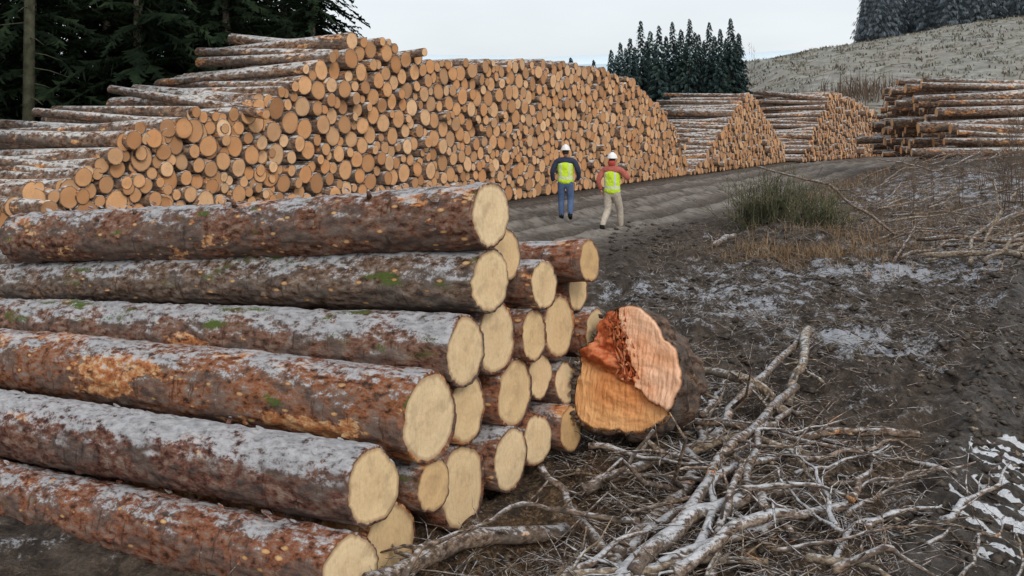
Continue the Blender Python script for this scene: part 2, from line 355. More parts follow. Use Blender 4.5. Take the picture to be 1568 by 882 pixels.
# ---------------------------------------------------------------- foreground stack
fx=lambda q:(-.13+.55*q,6+.83*q)
LG=[(0,1.67,.20,.215,-.088,0,5.15,0),(0,1.262,.197,.17,-.093,2,6.0,0),(-.26,.88,.20,.165,-.072,5,6.2,0),(-.6,.575,.25,.24,-.060,3,6.2,0),
    (-1.07,.327,.20,.235,-.071,4,6.2,0),(-1.24,-.05,.20,.25,-.075,1,6.0,0),
    (.32,1.347,.187,.2,-.085,2,5.9,1),(.58,1.18,.165,.17,-.085,0,5.9,1),(1.03,1.267,.147,.15,-.085,1,4.9,1),(1.21,1.04,.15,.15,-.085,1,5.6,1),
    (.16,.93,.225,.2,-.08,1,5.8,1),(.54,.843,.166,.17,-.08,0,5.9,1),(.90,.797,.215,.2,-.08,3,5.9,1),(1.335,.715,.175,.17,-.08,1,5.9,1),
    (-.19,.56,.20,.2,-.07,3,5.9,1),(.42,.471,.215,.2,-.07,1,5.9,1),(.72,.54,.15,.15,-.07,0,5.9,1),(1.0,.42,.15,.15,-.07,0,5.9,1),
    (-.2,.117,.245,.2,-.06,1,5.9,1),(.2,.13,.195,.2,-.06,0,5.9,1),(.6,.13,.172,.17,-.06,1,5.9,1),(-.85,.10,.215,.2,-.06,3,5.7,1),(-.62,.15,.15,.15,-.06,0,5.9,1),
    (.95,.12,.16,.16,-.06,1,5.9,1)]
pq=[[g[0],g[1]] for g in LG]
for it in range(60):
    for i in range(len(LG)):
        for j in range(i+1,len(LG)):
            dx=pq[j][0]-pq[i][0];dz=pq[j][1]-pq[i][1];dd=math.hypot(dx,dz)+1e-6;ov=LG[i][2]+LG[j][2]-.004-dd
            if ov>0:
                wi=LG[i][7]+.04;wj=LG[j][7]+.04;w=wi+wj
                pq[i][0]-=dx/dd*ov*wi/w*.6;pq[i][1]-=dz/dd*ov*wi/w*.6;pq[j][0]+=dx/dd*ov*wj/w*.6;pq[j][1]+=dz/dd*ov*wj/w*.6
for k,(g,(q,z)) in enumerate(zip(LG,pq)):
    x,y_=fx(q);main=k<6
    off=0 if main else rng.uniform(-.02,.14)
    if k==8: off=-.12
    ax=np.array([-.83,.55,g[4]])+(0 if main else np.array([0,0,rng.normal(0,.004)]))
    ax/=np.linalg.norm(ax)
    e=np.array([x,y_,z])+ax*off
    mb=MB()
    yv,zv,axv,lo=add_log(mb,e,ax,g[6],g[2],g[3],80 if main else 48,190 if main else 40,True,bend=.03,cval=[.5,.3,.6,.45,.2,.5][k] if main else rng.random(),capr=7)
    if main:
        for n in range(70):
            xx=rng.uniform(.15,g[6]-.5);a=rng.normal(1.6,.9) if rng.random()<.5 else rng.uniform(-.9,4)
            rr=g[2]+(g[3]-g[2])*xx/g[6]+.001
            def pt(dx,da,dr): 
                A=a+da;return e+axv*(xx+dx)+(rr+dr)*(math.cos(A)*(-yv)+math.sin(A)*zv)
            l=rng.uniform(.015,.06);w=rng.uniform(.03,.1);h=rng.uniform(.005,.028)
            V=[pt(0,0,-.004),pt(0,w*2,-.004),pt(l*.6,w*2.2,h*.6),pt(l*.5,-w*.3,h*.5),pt(l*1.2,w*1.2,h*1.2),pt(l*1.1,w*.3,h)]
            mb.add(V,[(0,1,2,3),(3,2,4,5)],0,lp=np.array(V)+lo)
        for n in range(7):
            xx=rng.uniform(.3,g[6]-.5);a=rng.uniform(.1,3.0);rr=g[2]+(g[3]-g[2])*xx/g[6]
            dv=math.cos(a)*(-yv)+math.sin(a)*zv;p=e+axv*xx+dv*(rr-.02)
            dd=dv-axv*.35;l=rng.uniform(.03,.07)
            tube(mb,[p,p+dd*l*.6,p+dd*l],[.02,.014,.011],7,0,off=lo)
    mb.build('spruce_log',[M_bark[g[5]],M_cap])
# ---------------------------------------------------------------- felled butt (stump piece)
t=NT('butt_cut_wood');cp=t.attr('cp').outputs['Vector'];lp=t.attr('lp').outputs['Vector']
s=t.n('ShaderNodeSeparateXYZ');t.l(cp,s.inputs[0])
n1=t.noise(t.scale(lp,(8,50,8)),1,5,.65);n2=t.noise(lp,7,5);n4=t.noise(lp,3.,3)
cc=t.ramp(t.math('ADD',s.outputs[0],t.math('MULTIPLY',t.math('SUBTRACT',n2,.5),.2)),[(.05,(.84,.47,.21)),(.3,(.74,.29,.10)),(.46,(.36,.07,.025)),(.60,(.60,.15,.06)),(.74,(.80,.38,.20)),(.95,(.88,.55,.37))])
rg=t.math('SINE',t.math('MULTIPLY',t.math('ADD',s.outputs[2],t.math('MULTIPLY',n4,.12)),120.))
cc=t.mix(t.math('MULTIPLY',t.mr(rg,.2,1.),.14),cc,t.mix(.6,cc,(.45,.14,.04)))
cc=t.mix(t.math('MULTIPLY',t.mr(n1,.45,.65),.5),cc,t.mix(.5,cc,(.40,.13,.04)))
cc=t.mix(t.math('MULTIPLY',t.mr(n4,.48,.66),.6),cc,t.mix(.5,cc,(.62,.26,.10)))
cc=t.mix(s.outputs[1],cc,(.16,.07,.03));t.col(cc);t.bump(t.math('ADD',n1,n2),1.,.02);M_butt=t.mat
mb=MB();C=np.array([.775,6.72,.535]);ax=np.array([.46,.82,-.33]);ax/=np.linalg.norm(ax)
yv=np.cross(ax,[0,0,1.]);yv/=np.linalg.norm(yv);zv=np.cross(yv,ax)
if zv[2]<0: zv=-zv
RB=.415
seg=150;a=np.linspace(0,2*math.pi,seg,endpoint=False)
ro=RB*(1+.05*np.sin(2*a+3.8)+.04*np.sin(3*a+2)+.03*np.sin(5*a)+.10*fbm(3*np.cos(a)+4,3*np.sin(a),4)+.05*vn(4*np.cos(a)+9,4*np.sin(a))-.20*np.exp(-((a-2.55)/.33)**2)+.13*np.exp(-((a-3.9)/.35)**2)+.05*np.exp(-((a-1.2)/.2)**2)-.05*np.exp(-((a-.2)/.3)**2))
nr=70;rows=[];cps=[]
for k in range(nr+1):
    q=k/nr;p=ro*q*np.cos(a);w=ro*q*np.sin(a);P_=p/RB;W_=w/RB
    jag=.10*vn(P_*2.2,W_*2.2)+.05*vn(P_*9+3,W_*9)+.03*vn(P_*24,W_*24)
    plate=sm(P_+.40*W_-.13+jag,-.02,.02)*sm(W_+.55*P_+.10+jag,-.025,.025)
    low=sm(-W_-.30*P_-.16+jag,-.04,.04)*(1-plate)
    wedge=(1-plate)*(1-low)
    groove=np.exp(-((P_+.40*W_-.05)/.06)**2)*sm(W_,-.2,.1)*(1-plate)+.6*np.exp(-((-W_-.30*P_-.12)/.05)**2)*(1-plate)*(1-sm(P_,.1,.3))
    hgt=.035*plate+wedge*(.02+.10*vn(P_*3,W_*7)+.05*vn(P_*9,W_*22))-.04*low*q-.10*groove
    hgt=hgt+.03*fbm(P_*2.5+5,W_*5,4)-.03*sm(np.full_like(p,q),.95,1.)+.012*vn(P_*30,W_*8)
    c=.10*low+.86*plate+wedge*(.56+.22*vn(P_*5,W_*5)+.14*vn(P_*20,W_*30))
    c=c+low*.18*(1-sm(np.full_like(p,q),.35,.85))
    c=c-.25*groove*(plate<.5)*(low<.5)
    c=c+.14*(q-.5)*plate+.16*vn(P_*4,W_*4)*plate
    rows.append(C-ax*hgt[:,None]+p[:,None]*yv+w[:,None]*zv);cps.append(np.stack([c,sm(np.full_like(p,q),.97,1.),np.hypot(P_-.1,W_+.1)],-1))
V=np.concatenate(rows);F=[(i*seg+j,i*seg+(j+1)%seg,(i+1)*seg+(j+1)%seg,(i+1)*seg+j) for i in range(nr) for j in range(seg)]
pp=np.concatenate([np.stack([(r-C)@ax,(r-C)@yv,(r-C)@zv],-1) for r in rows])
mb.add(V,F,0,lp=pp,cp=np.concatenate(cps))
rows=[];nb=26
for k in range(nb+1):
    x=.03*min(k,1)+.66*k/nb;fl=1.0+.06*math.sin(k*.4)-.22*(k/nb)**2+.03*min(k,3)/3
    r2=ro*fl+.06*fbm(x*9+3*np.cos(a),5*np.sin(a),4)
    rows.append(C+ax*x+(r2*np.cos(a))[:,None]*yv+(r2*np.sin(a))[:,None]*zv)
rows[0]=V[nr*seg:].copy()
rows.append(np.repeat((C+ax*.72)[None],seg,0))
W=np.concatenate(rows);nbb=len(rows)-1
mb.add(W,[(i*seg+j,(i+1)*seg+j,(i+1)*seg+(j+1)%seg,i*seg+(j+1)%seg)[::-1] for i in range(nbb) for j in range(seg)],1)
for k in range(110):
    w=rng.uniform(-.08,.36);p=-w*.40+.03+rng.normal(-.02,.035);b=C-ax*.02+yv*p+zv*w
    dd=-ax*rng.uniform(.02,.07)+zv*rng.uniform(-.04,.10)+yv*rng.normal(0,.015)
    sdw=yv*rng.uniform(.003,.011);V3=[b-sdw,b+sdw,b+dd,b-sdw*.3+zv*.02]
    mb.add(V3,[(0,1,2),(1,3,2),(3,0,2)],0,lp=np.array(V3),cp=np.tile([rng.choice([.5,.6,.7]),0,0],(4,1)))
M_bb=bark('butt_bark',1.3,.66,.8,c0=(.02,.014,.011),c1=(.10,.06,.042),c2=(.22,.15,.11),bumpd=.03,sc=.7)
for k in range(90):
    A=rng.random()*6.28;i=int(A/6.28*seg)%seg;rr=ro[i];b=C+yv*rr*math.cos(A)+zv*rr*math.sin(A)+ax*.02
    rd=yv*math.cos(A)+zv*math.sin(A);tg=-yv*math.sin(A)+zv*math.cos(A);l=rng.uniform(.01,.06)
    V3=[b-tg*.02,b+tg*.02,b-ax*l+rd*.012,b-rd*.02]
    mb.add(V3,[(0,1,2),(1,3,2),(3,0,2)],1,lp=np.array(V3))
mb.build('tree_stump',[M_butt,M_bb])
# ---------------------------------------------------------------- branches and brash
def branch(mb,pts,r0,r1,m=0,seg=9,jit=.03,twigs=3):
    pts=np.array(pts,float);n=16;tt=np.linspace(0,len(pts)-1,n)
    P=np.stack([np.interp(tt,range(len(pts)),pts[:,i]) for i in range(3)],-1)
    ln=np.linalg.norm(pts[-1]-pts[0])
    o_=rng.random(3)*50;k=np.linspace(0,5,n)
    P+=np.stack([vn(k+o_[0],k*0+1),vn(k+o_[1],k*0+2),vn(k+o_[2],k*0+3)*.5],-1)*jit*ln*2.2
    P+=np.stack([vn(k*3+o_[0],k*0+4),vn(k*3+o_[1],k*0+5),vn(k*3+o_[2],k*0+6)*.5],-1)*jit*ln*.6
    R=np.linspace(r0,r1,n)*(1+.4*vn(k*3+o_[0],k))
    tube(mb,P,R,seg,m,off=rng.random(3)*30)
    for q in range(twigs):
        i=rng.integers(2,n-1);dv=P[i]-P[i-1];dv/=np.linalg.norm(dv)
        sd=rng.normal(0,1,3);sd[2]=abs(sd[2])*.5;dd=dv*.6+sd*.6;dd/=np.linalg.norm(dd);l=ln*rng.uniform(.08,.28)
        p=P[i];p1=p+dd*l*.35+rng.normal(0,.05,3)*l;p2=p+dd*l*.7+rng.normal(0,.07,3)*l
        tube(mb,[p,p1,p2,p+dd*l+rng.normal(0,.12,3)*l],[R[i]*.42,R[i]*.3,R[i]*.2,R[i]*.08],5,m,off=rng.random(3)*30)
def G(x,y,h=.03): return (x,y,ghs(x,y)+h)
majors=[([G(2.75,8.9,.25),G(1.75,7.25,.2),G(1.2,6.3,.14),G(.5,5.05,.07)],.03,.045,0),
 ([G(2.35,8.0,.12),G(1.35,6.1,.22),G(.55,4.9,.1)],.028,.04,0),
 ([G(.32,5.75,.12),G(-.3,5.4,.1),G(-.75,5.0,.12)],.05,.045,0),
 ([G(1.65,5.7,.08),G(.95,5.3,.12),G(.5,4.75,.06)],.04,.05,2),
 ([G(1.4,5.2,.05),G(.75,4.9,.08),G(.4,4.6,.05)],.03,.022,2),
 ([G(1.8,5.35,.06),G(1.2,5.1,.1),G(.8,4.75,.06)],.026,.036,2),
 ([G(1.3,5.9,.1),G(.8,5.4,.12),G(.45,5.1,.06)],.022,.034,2),
 ([G(1.9,6.4,.1),G(1.2,5.7,.14),G(.9,4.9,.06)],.02,.03,2),
 ([G(.45,6.0,.1),G(1.3,6.7,.2),G(1.5,7.3,.12)],.035,.03,0),
 ([G(1.5,8.4,.3),G(1.9,7.8,.25),G(2.1,7.5,.1)],.035,.045,1),
 ([G(1.9,7.0,.1),G(2.4,6.9,.12),G(2.9,7.0,.1)],.03,.025,0),
 ([G(.2,5.9,.35),G(.35,5.6,.2),G(.6,5.0,.05)],.02,.03,0),
 ([G(2.7,8.9,.3),G(2.45,8.4,.2),G(2.2,7.8,.08)],.045,.03,1),
 ([G(2.6,6.3,.02),G(2.0,7.2,.2),G(1.75,7.9,.35)],.02,.008,0),
 ([G(.85,5.9,.5),G(.7,5.9,.3),G(.5,6.2,.05)],.010,.016,0),
 ([G(-.35,5.1,.3),G(.1,5.4,.38),G(.7,5.5,.15)],.008,.018,0),
 ([G(-.6,4.45,.1),G(-.45,4.6,.35),G(-.2,4.75,.45)],.02,.01,0),
 ([G(-.1,4.6,.05),G(.4,4.9,.12),G(1.3,4.9,.05)],.03,.015,1),
 ([G(.9,4.7,.06),G(1.3,5.6,.2),G(1.35,6.3,.3)],.025,.014,0),
 ([G(1.9,6.3,.05),G(1.5,6.6,.2),G(.9,6.4,.1)],.02,.03,1),
 ([G(2.3,7.6,.1),G(1.7,6.6,.25),G(1.3,5.2,.06)],.015,.03,0),
 ([G(1.1,7.3,.1),G(1.7,6.9,.2),G(2.3,6.2,.05)],.03,.012,0),
 ([G(6.6,15.8,.2),G(7.6,15.2,.25),G(8.6,15.0,.15)],.045,.06,1),
 ([G(7.2,15.5,.1),G(7.8,16.5,.4),G(8.5,17,.7)],.04,.02,1),
 ([G(7.2,15,.1),G(7.9,15.2,.5),G(8.8,15.6,.7)],.03,.02,1),([G(7.0,17,.2),G(8.0,16,.3),G(9.3,16,.4)],.04,.03,0),
 ([G(7.6,16,.1),G(8.1,16.4,.7),G(8.3,16.9,1.3)],.03,.01,1),([G(8.2,17,.1),G(8.6,16.8,.6),G(9.2,16.2,1.0)],.035,.015,1),
 ([G(5.0,19.8,1.3),G(6.2,19,.9),G(7.3,18.6,.2)],.02,.03,0),([G(3.6,17.5,.1),G(3.8,17.9,.2),G(4.3,19,.1)],.06,.05,0),
 ([G(8.4,17.5,1.7),G(7.6,17.6,1.4),G(6.7,18,1.7)],.02,.01,0),
 ([G(9.3,19.5,.1),G(10.3,19.3,.6),G(11,19.6,1.2)],.06,.03,0)]
mb=MB()
for pts,r0,r1,m in majors: branch(mb,pts,r0,r1,m,twigs=6)
for i in range(74):
    x=rng.normal(1.3,.6);y=rng.uniform(4.5,8.8)
    if x<.15 or x>2.9: continue
    a=rng.normal(.9,.6);l=rng.uniform(.4,1.2);h=rng.uniform(.02,.16)
    x2=x+l*math.cos(a);y2=y+l*math.sin(a)
    branch(mb,[G(x,y,h),G((x+x2)/2,(y+y2)/2,h+.04),G(x2,y2,rng.uniform(.02,.16))],rng.uniform(.008,.026),.005,int(rng.choice([0,0,1,2])),7,twigs=6)
for i in range(70):
    y=rng.uniform(15,36);x=y*rng.uniform(.36,.56)
    if (x-.3)*.891-(y-30)*.454<8: continue
    a=rng.uniform(-.8,.8);l=rng.uniform(.8,2.4);x2=x+l*math.cos(a);y2=y+l*math.sin(a)
    branch(mb,[G(x,y,.05),G((x+x2)/2,(y+y2)/2,.25),G(x2,y2,rng.uniform(.1,.6))],.03,.01,int(rng.random()<.2),6,twigs=5)
mb.build('fallen_branches',[M_branch,M_pale,M_frbr])
mb=MB();cnt=0
while cnt<8000:
    u=rng.random()
    if u<.48: x=rng.normal(1.05,.85);y=rng.uniform(4.2,8.8);k=1.
    elif u<.54: x=rng.uniform(-1,.6);y=rng.uniform(4.2,5.2);k=1.
    elif u<.80:
        y=9+14*rng.random()**1.3;x=rng.uniform(.12,.56)*y+.3;k=1.1
    else: y=rng.uniform(20,45);x=y*rng.uniform(.25,.56);k=2.2
    o_=(x-.3)*.891-(y-30)*.454
    if o_<6.3: continue
    if -.15<(x-2.1)*.87-(y-4.8)*.5<1.6 and y<14 and rng.random()<.95: continue
    if y<9 and x<.5-.1*(y-5) and y>5.5: continue
    cnt+=1
    a=rng.uniform(0,6.28);l=rng.uniform(.05,.36)*k*(.6 if rng.random()<.6 else 1.3);pi=rng.normal(.06,.18);r=rng.uniform(.0015,.0055)*k
    z=ghs(x,y)+rng.uniform(0,.04)
    dv=np.array([math.cos(a),math.sin(a),abs(pi)]);p=np.array([x,y,z]);c=rng.normal(0,.12,3)*l;c[2]=abs(c[2])
    tube(mb,[p,p+dv*l*.5+c,p+dv*l+c*.3],[r,r*.8,r*.35],4,int(rng.random()<.16),off=rng.random(3)*30,cap=False)
mb.build('brash_twigs',[M_branch,M_pale])
mb=MB()
for i in range(8000):
    u=rng.random()
    if u<.35: x=rng.normal(.9,1.1);y=rng.uniform(4.2,9);rm=.035
    elif u<.6: y=rng.uniform(4.6,12);x=2.1+(y-4.8)*.575+rng.uniform(-.3,2.0);rm=.045
    else: y=rng.uniform(8,22);x=rng.uniform(.10,.55)*y;rm=.07
    if (x-.3)*.891-(y-30)*.454<4.5: continue
    if y<9 and x<.5-.1*(y-5) and y>5.5: continue
    r=.008+rm*rng.random()**2.5;z=ghs(x,y)+r*.2
    V=rng.normal(0,1,(6,3));V/=np.linalg.norm(V,axis=1)[:,None]
    V=np.array([[1,0,0],[0,1,0],[-1,0,0],[0,-1,0],[0,0,.6],[0,0,-.6]])+V*.4
    V=V*np.array([r*rng.uniform(.7,1.6),r,r*.8])
    aa=rng.random()*6.28;Rm=np.array([[math.cos(aa),-math.sin(aa),0],[math.sin(aa),math.cos(aa),0],[0,0,1]])
    V=V@Rm.T+[x,y,z]
    mb.add(V,[(0,1,4),(1,2,4),(2,3,4),(3,0,4),(1,0,5),(2,1,5),(3,2,5),(0,3,5)],1 if (r<.03 and rng.random()<.22) else 0)
t=NT('mud_clod');g=t.n('ShaderNodeNewGeometry');t.col(t.ramp(t.noise(g.outputs['Position'],30,3),[(.35,(.024,.019,.015)),(.65,(.105,.085,.07))]))
mb.build('mud_clods',[t.mat,M_pale],smooth=True)
# ---------------------------------------------------------------- foliage
def foliage(name,a,b,c,sc=.8):
    t=NT(name);g=t.n('ShaderNodeNewGeometry')
    col=t.ramp(t.noise(g.outputs['Position'],sc,4,.7),[(.35,a),(.5,b),(.68,c)])
    t.col(col);t.b.inputs['Roughness'].default_value=.95;t.b.inputs['Specular IOR Level'].default_value=.05;return t.mat
M_fol=foliage('spruce_needles',(.005,.009,.006),(.011,.019,.010),(.026,.040,.020))
M_fol2=foliage('far_needles_haze_tint',(.026,.044,.044),(.040,.064,.060),(.06,.09,.08),.3)  # needle green lightened to paint in some distance haze
M_fol3=foliage('hazy_spruce_needles',(.09,.112,.13),(.115,.137,.155),(.14,.165,.18),.1)  # blue-grey haze painted into the needle colour of the hilltop trees
M_trunk=bark('tree_trunk_bark',1.6,.9,.62,c0=(.03,.025,.02),c1=(.09,.075,.06),c2=(.16,.14,.11),det=3)
def spruce(mb,base,h,R,clear,nbr,spr,seed,droop=.35,w=.1,trunk=.16,tm=1,sl=.34,trel=(1,.6,.1)):
    r=np.random.default_rng(seed);b=np.array(base,float)
    if trunk: tube(mb,[b+[0,0,-.3],b+[0,0,h*.5],b+[0,0,h]],[trunk,trunk*.6,.02],8,tm)
    V=[];F=[];n=0
    for i in range(nbr):
        q=(i+.5)/nbr;z=clear+(h-clear)*q;L=R*(1-q)**.8*r.uniform(.6,1.15)+.06*R*(1-q)+.08
        a=i*2.4+r.normal(0,.3);dx=np.array([math.cos(a),math.sin(a),0]);sx=np.array([-dx[1],dx[0],0])
        m=max(4,int(spr*L/R));dr=droop*r.uniform(.5,1.4)
        for k in range(m):
            u=(k+.6)/m;p=b+dx*L*u+np.array([0,0,z+L*(.12*u-dr*u*u+.08*u**4)])
            for sgn in (-1,1):
                l=(L*sl*.6+R*sl*.4)*(1-u*.5)*r.uniform(.5,1.25);dd=sx*sgn*.7*r.uniform(.3,1.2)+dx*.6+np.array([0,0,-.45+r.normal(0,.25)])
                tip=p+dd*l;ww=w*r.uniform(.5,1.3)*(.5+.5*L/R);wv=dx*ww*.5+np.array([0,0,-ww*.8])
                V+= [p-wv*.3,p+wv,tip,p+dd*l*.5+wv*1.2]
                F.append((n,n+3,n+2));F.append((n,n+1,n+3));n+=4
    mb.add(V,F,0)
tm=[]
for i,(h,R,cl) in enumerate([(17,3.3,1.2),(20,3.6,2.5),(11.0,3.0,1.0)]):
    mb=MB();spruce(mb,(0,0,0),h,R,cl,230,44,20+i,.5,.10,.18,sl=.17);ob=mb.build('spruce_tree',[M_fol,M_trunk],smooth=False);tm.append(ob.data);bpy.data.objects.remove(ob)
tp=[(-6.9,34,2,1),(-9.3,32,0,1),(-11.6,30.5,1,1),(-14.4,29.5,0,1),(-17,28,1,1),(-19.5,27,0,1),(-8.6,37,1,1),(-11.5,35.5,0,1.1),(-14,34,1,1.1),(-17,33,0,1),(-20,32,1,1),
    (-10.5,40,1,1.1),(-13.6,39,0,1.1),(-17,38,1,1.1),(-20.5,37,0,1.1),(-24,35,1,1.1),(-23,30,0,1),(-13,44,1,1.2),(-17,44,0,1.2),(-21,43,1,1.2),(-25,42,0,1.2),(-29,40,1,1.2),(-9.5,45,0,1),(-27,34,0,1)]
for x,y,k,s in tp:
    ob=bpy.data.objects.new('spruce_tree',tm[k]);ob.location=(x,y,-.1);ob.scale=(s,s,s);ob.rotation_euler=(0,0,rng.random()*6.28);scene.collection.objects.link(ob)
mb=MB();tube(mb,[(-12.9,26.2,-.2),(-12.85,26.2,6),(-12.95,26.2,14)],[.17,.13,.08],12,0)
for i in range(26):
    z=3+i*.4;a=rng.random()*6.28;l=rng.uniform(.4,1.3);p=np.array([-12.88,26.2,z]);dv=np.array([math.cos(a),math.sin(a),-.15])
    tube(mb,[p,p+dv*l*.5,p+dv*l+[0,0,-.1]],[.018,.012,.004],5,0)
mb.build('dead_spruce_tree',[foliage('grey_green_bark',(.04,.04,.028),(.07,.07,.045),(.10,.10,.07),4)])
for (u,h,y) in [(936,7.4,150),(950,8.6,152),(965,9.0,148),(981,11.8,150),(996,10.3,151),(1009,10.8,146),(1030,11.8,152),(1043,10.5,150),(1056,12.0,149),(1070,10,154),(1086,11.6,150),(1103,10.4,148),(1119,12.2,150),(1131,10.2,154),(909,6.2,160),(898,5,162),(874,6.8,165),(990,9,156),(1020,10,158),(1064,10.5,157),(1094,10,158),(958,8,157),(1112,9.5,156),(944,7,160),(972,8.4,161),(1004,8.9,160),(1037,9.4,162),(1050,9,160),(1078,9.4,161),(1126,9,161)]:
    x=(u-784)/1506*y;zb=ghs(x,y);top=2.2+(195-150)/1506*y+h
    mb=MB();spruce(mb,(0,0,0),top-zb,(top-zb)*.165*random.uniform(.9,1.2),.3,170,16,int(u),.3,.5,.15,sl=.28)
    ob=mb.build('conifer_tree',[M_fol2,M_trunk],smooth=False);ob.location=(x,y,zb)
mb=MB()
for i in range(480):
    y=rng.uniform(215,300);x=y*.357+rng.uniform(0,1)*95
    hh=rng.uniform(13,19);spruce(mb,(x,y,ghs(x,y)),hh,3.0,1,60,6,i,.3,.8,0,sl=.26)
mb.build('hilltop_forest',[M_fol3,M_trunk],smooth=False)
def blades(mb,cx,cy,rx,ry,n,h0,h1,w,lean=.3,m=0,seg=3):
    for i in range(n):
        x=cx+rng.normal(0,rx);y=cy+rng.normal(0,ry);h=rng.uniform(h0,h1);a=rng.random()*6.28;l=abs(rng.normal(0,lean))*h
        b=np.array([x,y,ghs(x,y)-.02]);dv=np.array([math.cos(a),math.sin(a),0]);s=np.array([-dv[1],dv[0],0])*w
        pts=[b+dv*l*q*q+np.array([0,0,h*q*(1-.15*q*lean)]) for q in (0,.5,1)]
        V=[pts[0]-s,pts[0]+s,pts[1]-s*.7,pts[1]+s*.7,pts[2]]
        mb.add(V,[(0,1,3,2),(2,3,4)],m)
M_scr=foliage('brown_scrub',(.08,.058,.045),(.13,.095,.072),(.18,.13,.10),.5)
mb=MB()
for i in range(30): blades(mb,rng.uniform(12,52),rng.uniform(120,142),2,2,60,1.5,4.2,.07,.35)
mb.build('scrub_thicket',[M_scr],smooth=False)
M_hs=foliage('hill_brash',(.17,.16,.13),(.26,.245,.205),(.40,.38,.345),.9)
M_hd=foliage('hill_heather',(.11,.10,.08),(.155,.14,.11),(.20,.18,.145),.9)
mb=MB()
for i in range(3400):
    y=rng.uniform(90,215);x=rng.uniform(.12,.62)*y;z=ghs(x,y)
    if rng.random()<.45:
        a=rng.normal(.2,.5);l=rng.uniform(.6,2.6);r=rng.uniform(.04,.10)
        tube(mb,[(x,y,z+.1),(x+l*math.cos(a),y+l*math.sin(a),ghs(x+l*math.cos(a),y+l*math.sin(a))+.15)],[r,r*.5],4,0,cap=False)
    else: blades(mb,x,y,.5,.5,5,.25,.75,.14,.7,1)
for i in range(220):
    y=rng.uniform(92,200);x=rng.uniform(.14,.6)*y;z=ghs(x,y);tube(mb,[(x,y,z-.2),(x,y,z+.35)],[.30,.24],7,0)
mb.build('clearfell_debris',[M_hs,M_hd],smooth=False)
M_bush=foliage('broom_stems',(.045,.05,.03),(.10,.10,.058),(.18,.165,.10),3)
mb=MB()
for cx,cy,h in ((5.0,20.6,1.15),(5.6,20.3,1.3),(6.2,20.6,1.2),(5.4,21,1.2),(6.7,20.8,.9)):
    for i in range(75):
        a=rng.random()*6.28;l=abs(rng.normal(0,.45));hh=h*rng.uniform(.35,1.05);b=np.array([cx+rng.normal(0,.18),cy+rng.normal(0,.18),ghs(cx,cy)])
        e=b+[math.cos(a)*l,math.sin(a)*l,hh];mi=(b+e)/2+[0,0,hh*.12]
        tube(mb,[b,mi,e],[.007,.005,.002],4,0,cap=False)
        for k in range(9):
            q=rng.uniform(.2,1);p=b+(e-b)*q+[0,0,hh*.1*(1-q)];dv=rng.normal(0,.7,3);dv[2]=abs(dv[2])+.2;ll=rng.uniform(.05,.16);s=np.array([.010,.005,0])
            mb.add([p-s,p+s,p+dv*ll],[(0,1,2)],0)
mb.build('broom_bush',[M_bush],smooth=False)
M_dry=foliage('dry_grass',(.12,.075,.045),(.22,.145,.085),(.36,.26,.17),4)
mb=MB()
blades(mb,5.0,16.8,.8,.45,1300,.06,.3,.006,.9);blades(mb,6.3,19,1.,.6,500,.1,.35,.007,.8);blades(mb,3.9,16.4,.4,.3,300,.05,.2,.006,.9)
for i in range(60):
    y=rng.uniform(14,38);x=y*rng.uniform(.28,.55)
    if (x-.3)*.891-(y-30)*.454<7: continue
    blades(mb,x,y,.2+.008*y,.15+.008*y,35,.05,.2+.008*y,.005+.0002*y,.8)
mb.build('dry_grass',[M_dry],smooth=False)
mb=MB()
for u,v0,h,y in ((1148,100,6,170),(1156,100,5,172),(1400,330,1.6,22),(1352,330,1.2,22),(1545,300,2.0,24),(1560,300,2.2,25),(1530,300,1.6,24),(1470,300,1.4,25),(1430,300,1.5,26),(1500,300,1.6,27),(1555,300,2.6,28)):
    x=(u-784)/1506*y;zb=ghs(x,y);k=h*(1 if y<50 else 1.3)
    for s in range(3 if y<50 else 1):
        b=np.array([x+rng.normal(0,.1),y,zb]);tube(mb,[b,b+[rng.normal(0,.05)*k,0,k*.5],b+[rng.normal(0,.08)*k,0,k]],[.005*k,.003*k,.001*k],5,0)
        for i in range(18):
            q=rng.uniform(.3,.95);a=rng.random()*6.28;l=k*.25*(1.1-q);p=b+[0,0,k*q];tube(mb,[p,p+np.array([math.cos(a),math.sin(a),1.])*l*.5,p+np.array([math.cos(a)*.8,math.sin(a)*.8,1.3])*l],[.0025*k,.0015*k,.0006*k],4,0,cap=False)
mb.build('bare_saplings',[M_scr])
# ---------------------------------------------------------------- people
def plain(name,c,rough=.85,var=.25,sc=25):
    t=NT(name);tc=t.n('ShaderNodeTexCoord');n=t.noise(tc.outputs['Object'],sc,4)
    t.col(t.ramp(n,[(.3,tuple(q*(1-var) for q in c)),(.7,tuple(min(1,q*(1+var*.5)) for q in c))]));t.b.inputs['Roughness'].default_value=rough
    t.bump(t.noise(tc.outputs['Object'],9,3),.6,.03);return t.mat
def vestmat(name):
    t=NT(name);tc=t.n('ShaderNodeTexCoord');s=t.n('ShaderNodeSeparateXYZ');t.l(tc.outputs['Object'],s.inputs[0])
    z=s.outputs[2];x=t.math('ABSOLUTE',s.outputs[0])
    def band(v,c,w): return t.mr(t.math('ABSOLUTE',t.math('SUBTRACT',v,c)),w,w-.006)
    b=t.math('MAXIMUM',band(z,1.02,.028),t.math('MULTIPLY',band(x,.115,.022),t.mr(z,1.02,1.03)))
    n=t.noise(tc.outputs['Object'],18,4)
    c=t.mix(b,t.ramp(n,[(.3,(.50,.70,.03)),(.7,(.66,.88,.07))]),(.60,.62,.60));t.col(c);t.bump(t.noise(tc.outputs['Object'],10,3),.8,.04);return t.mat
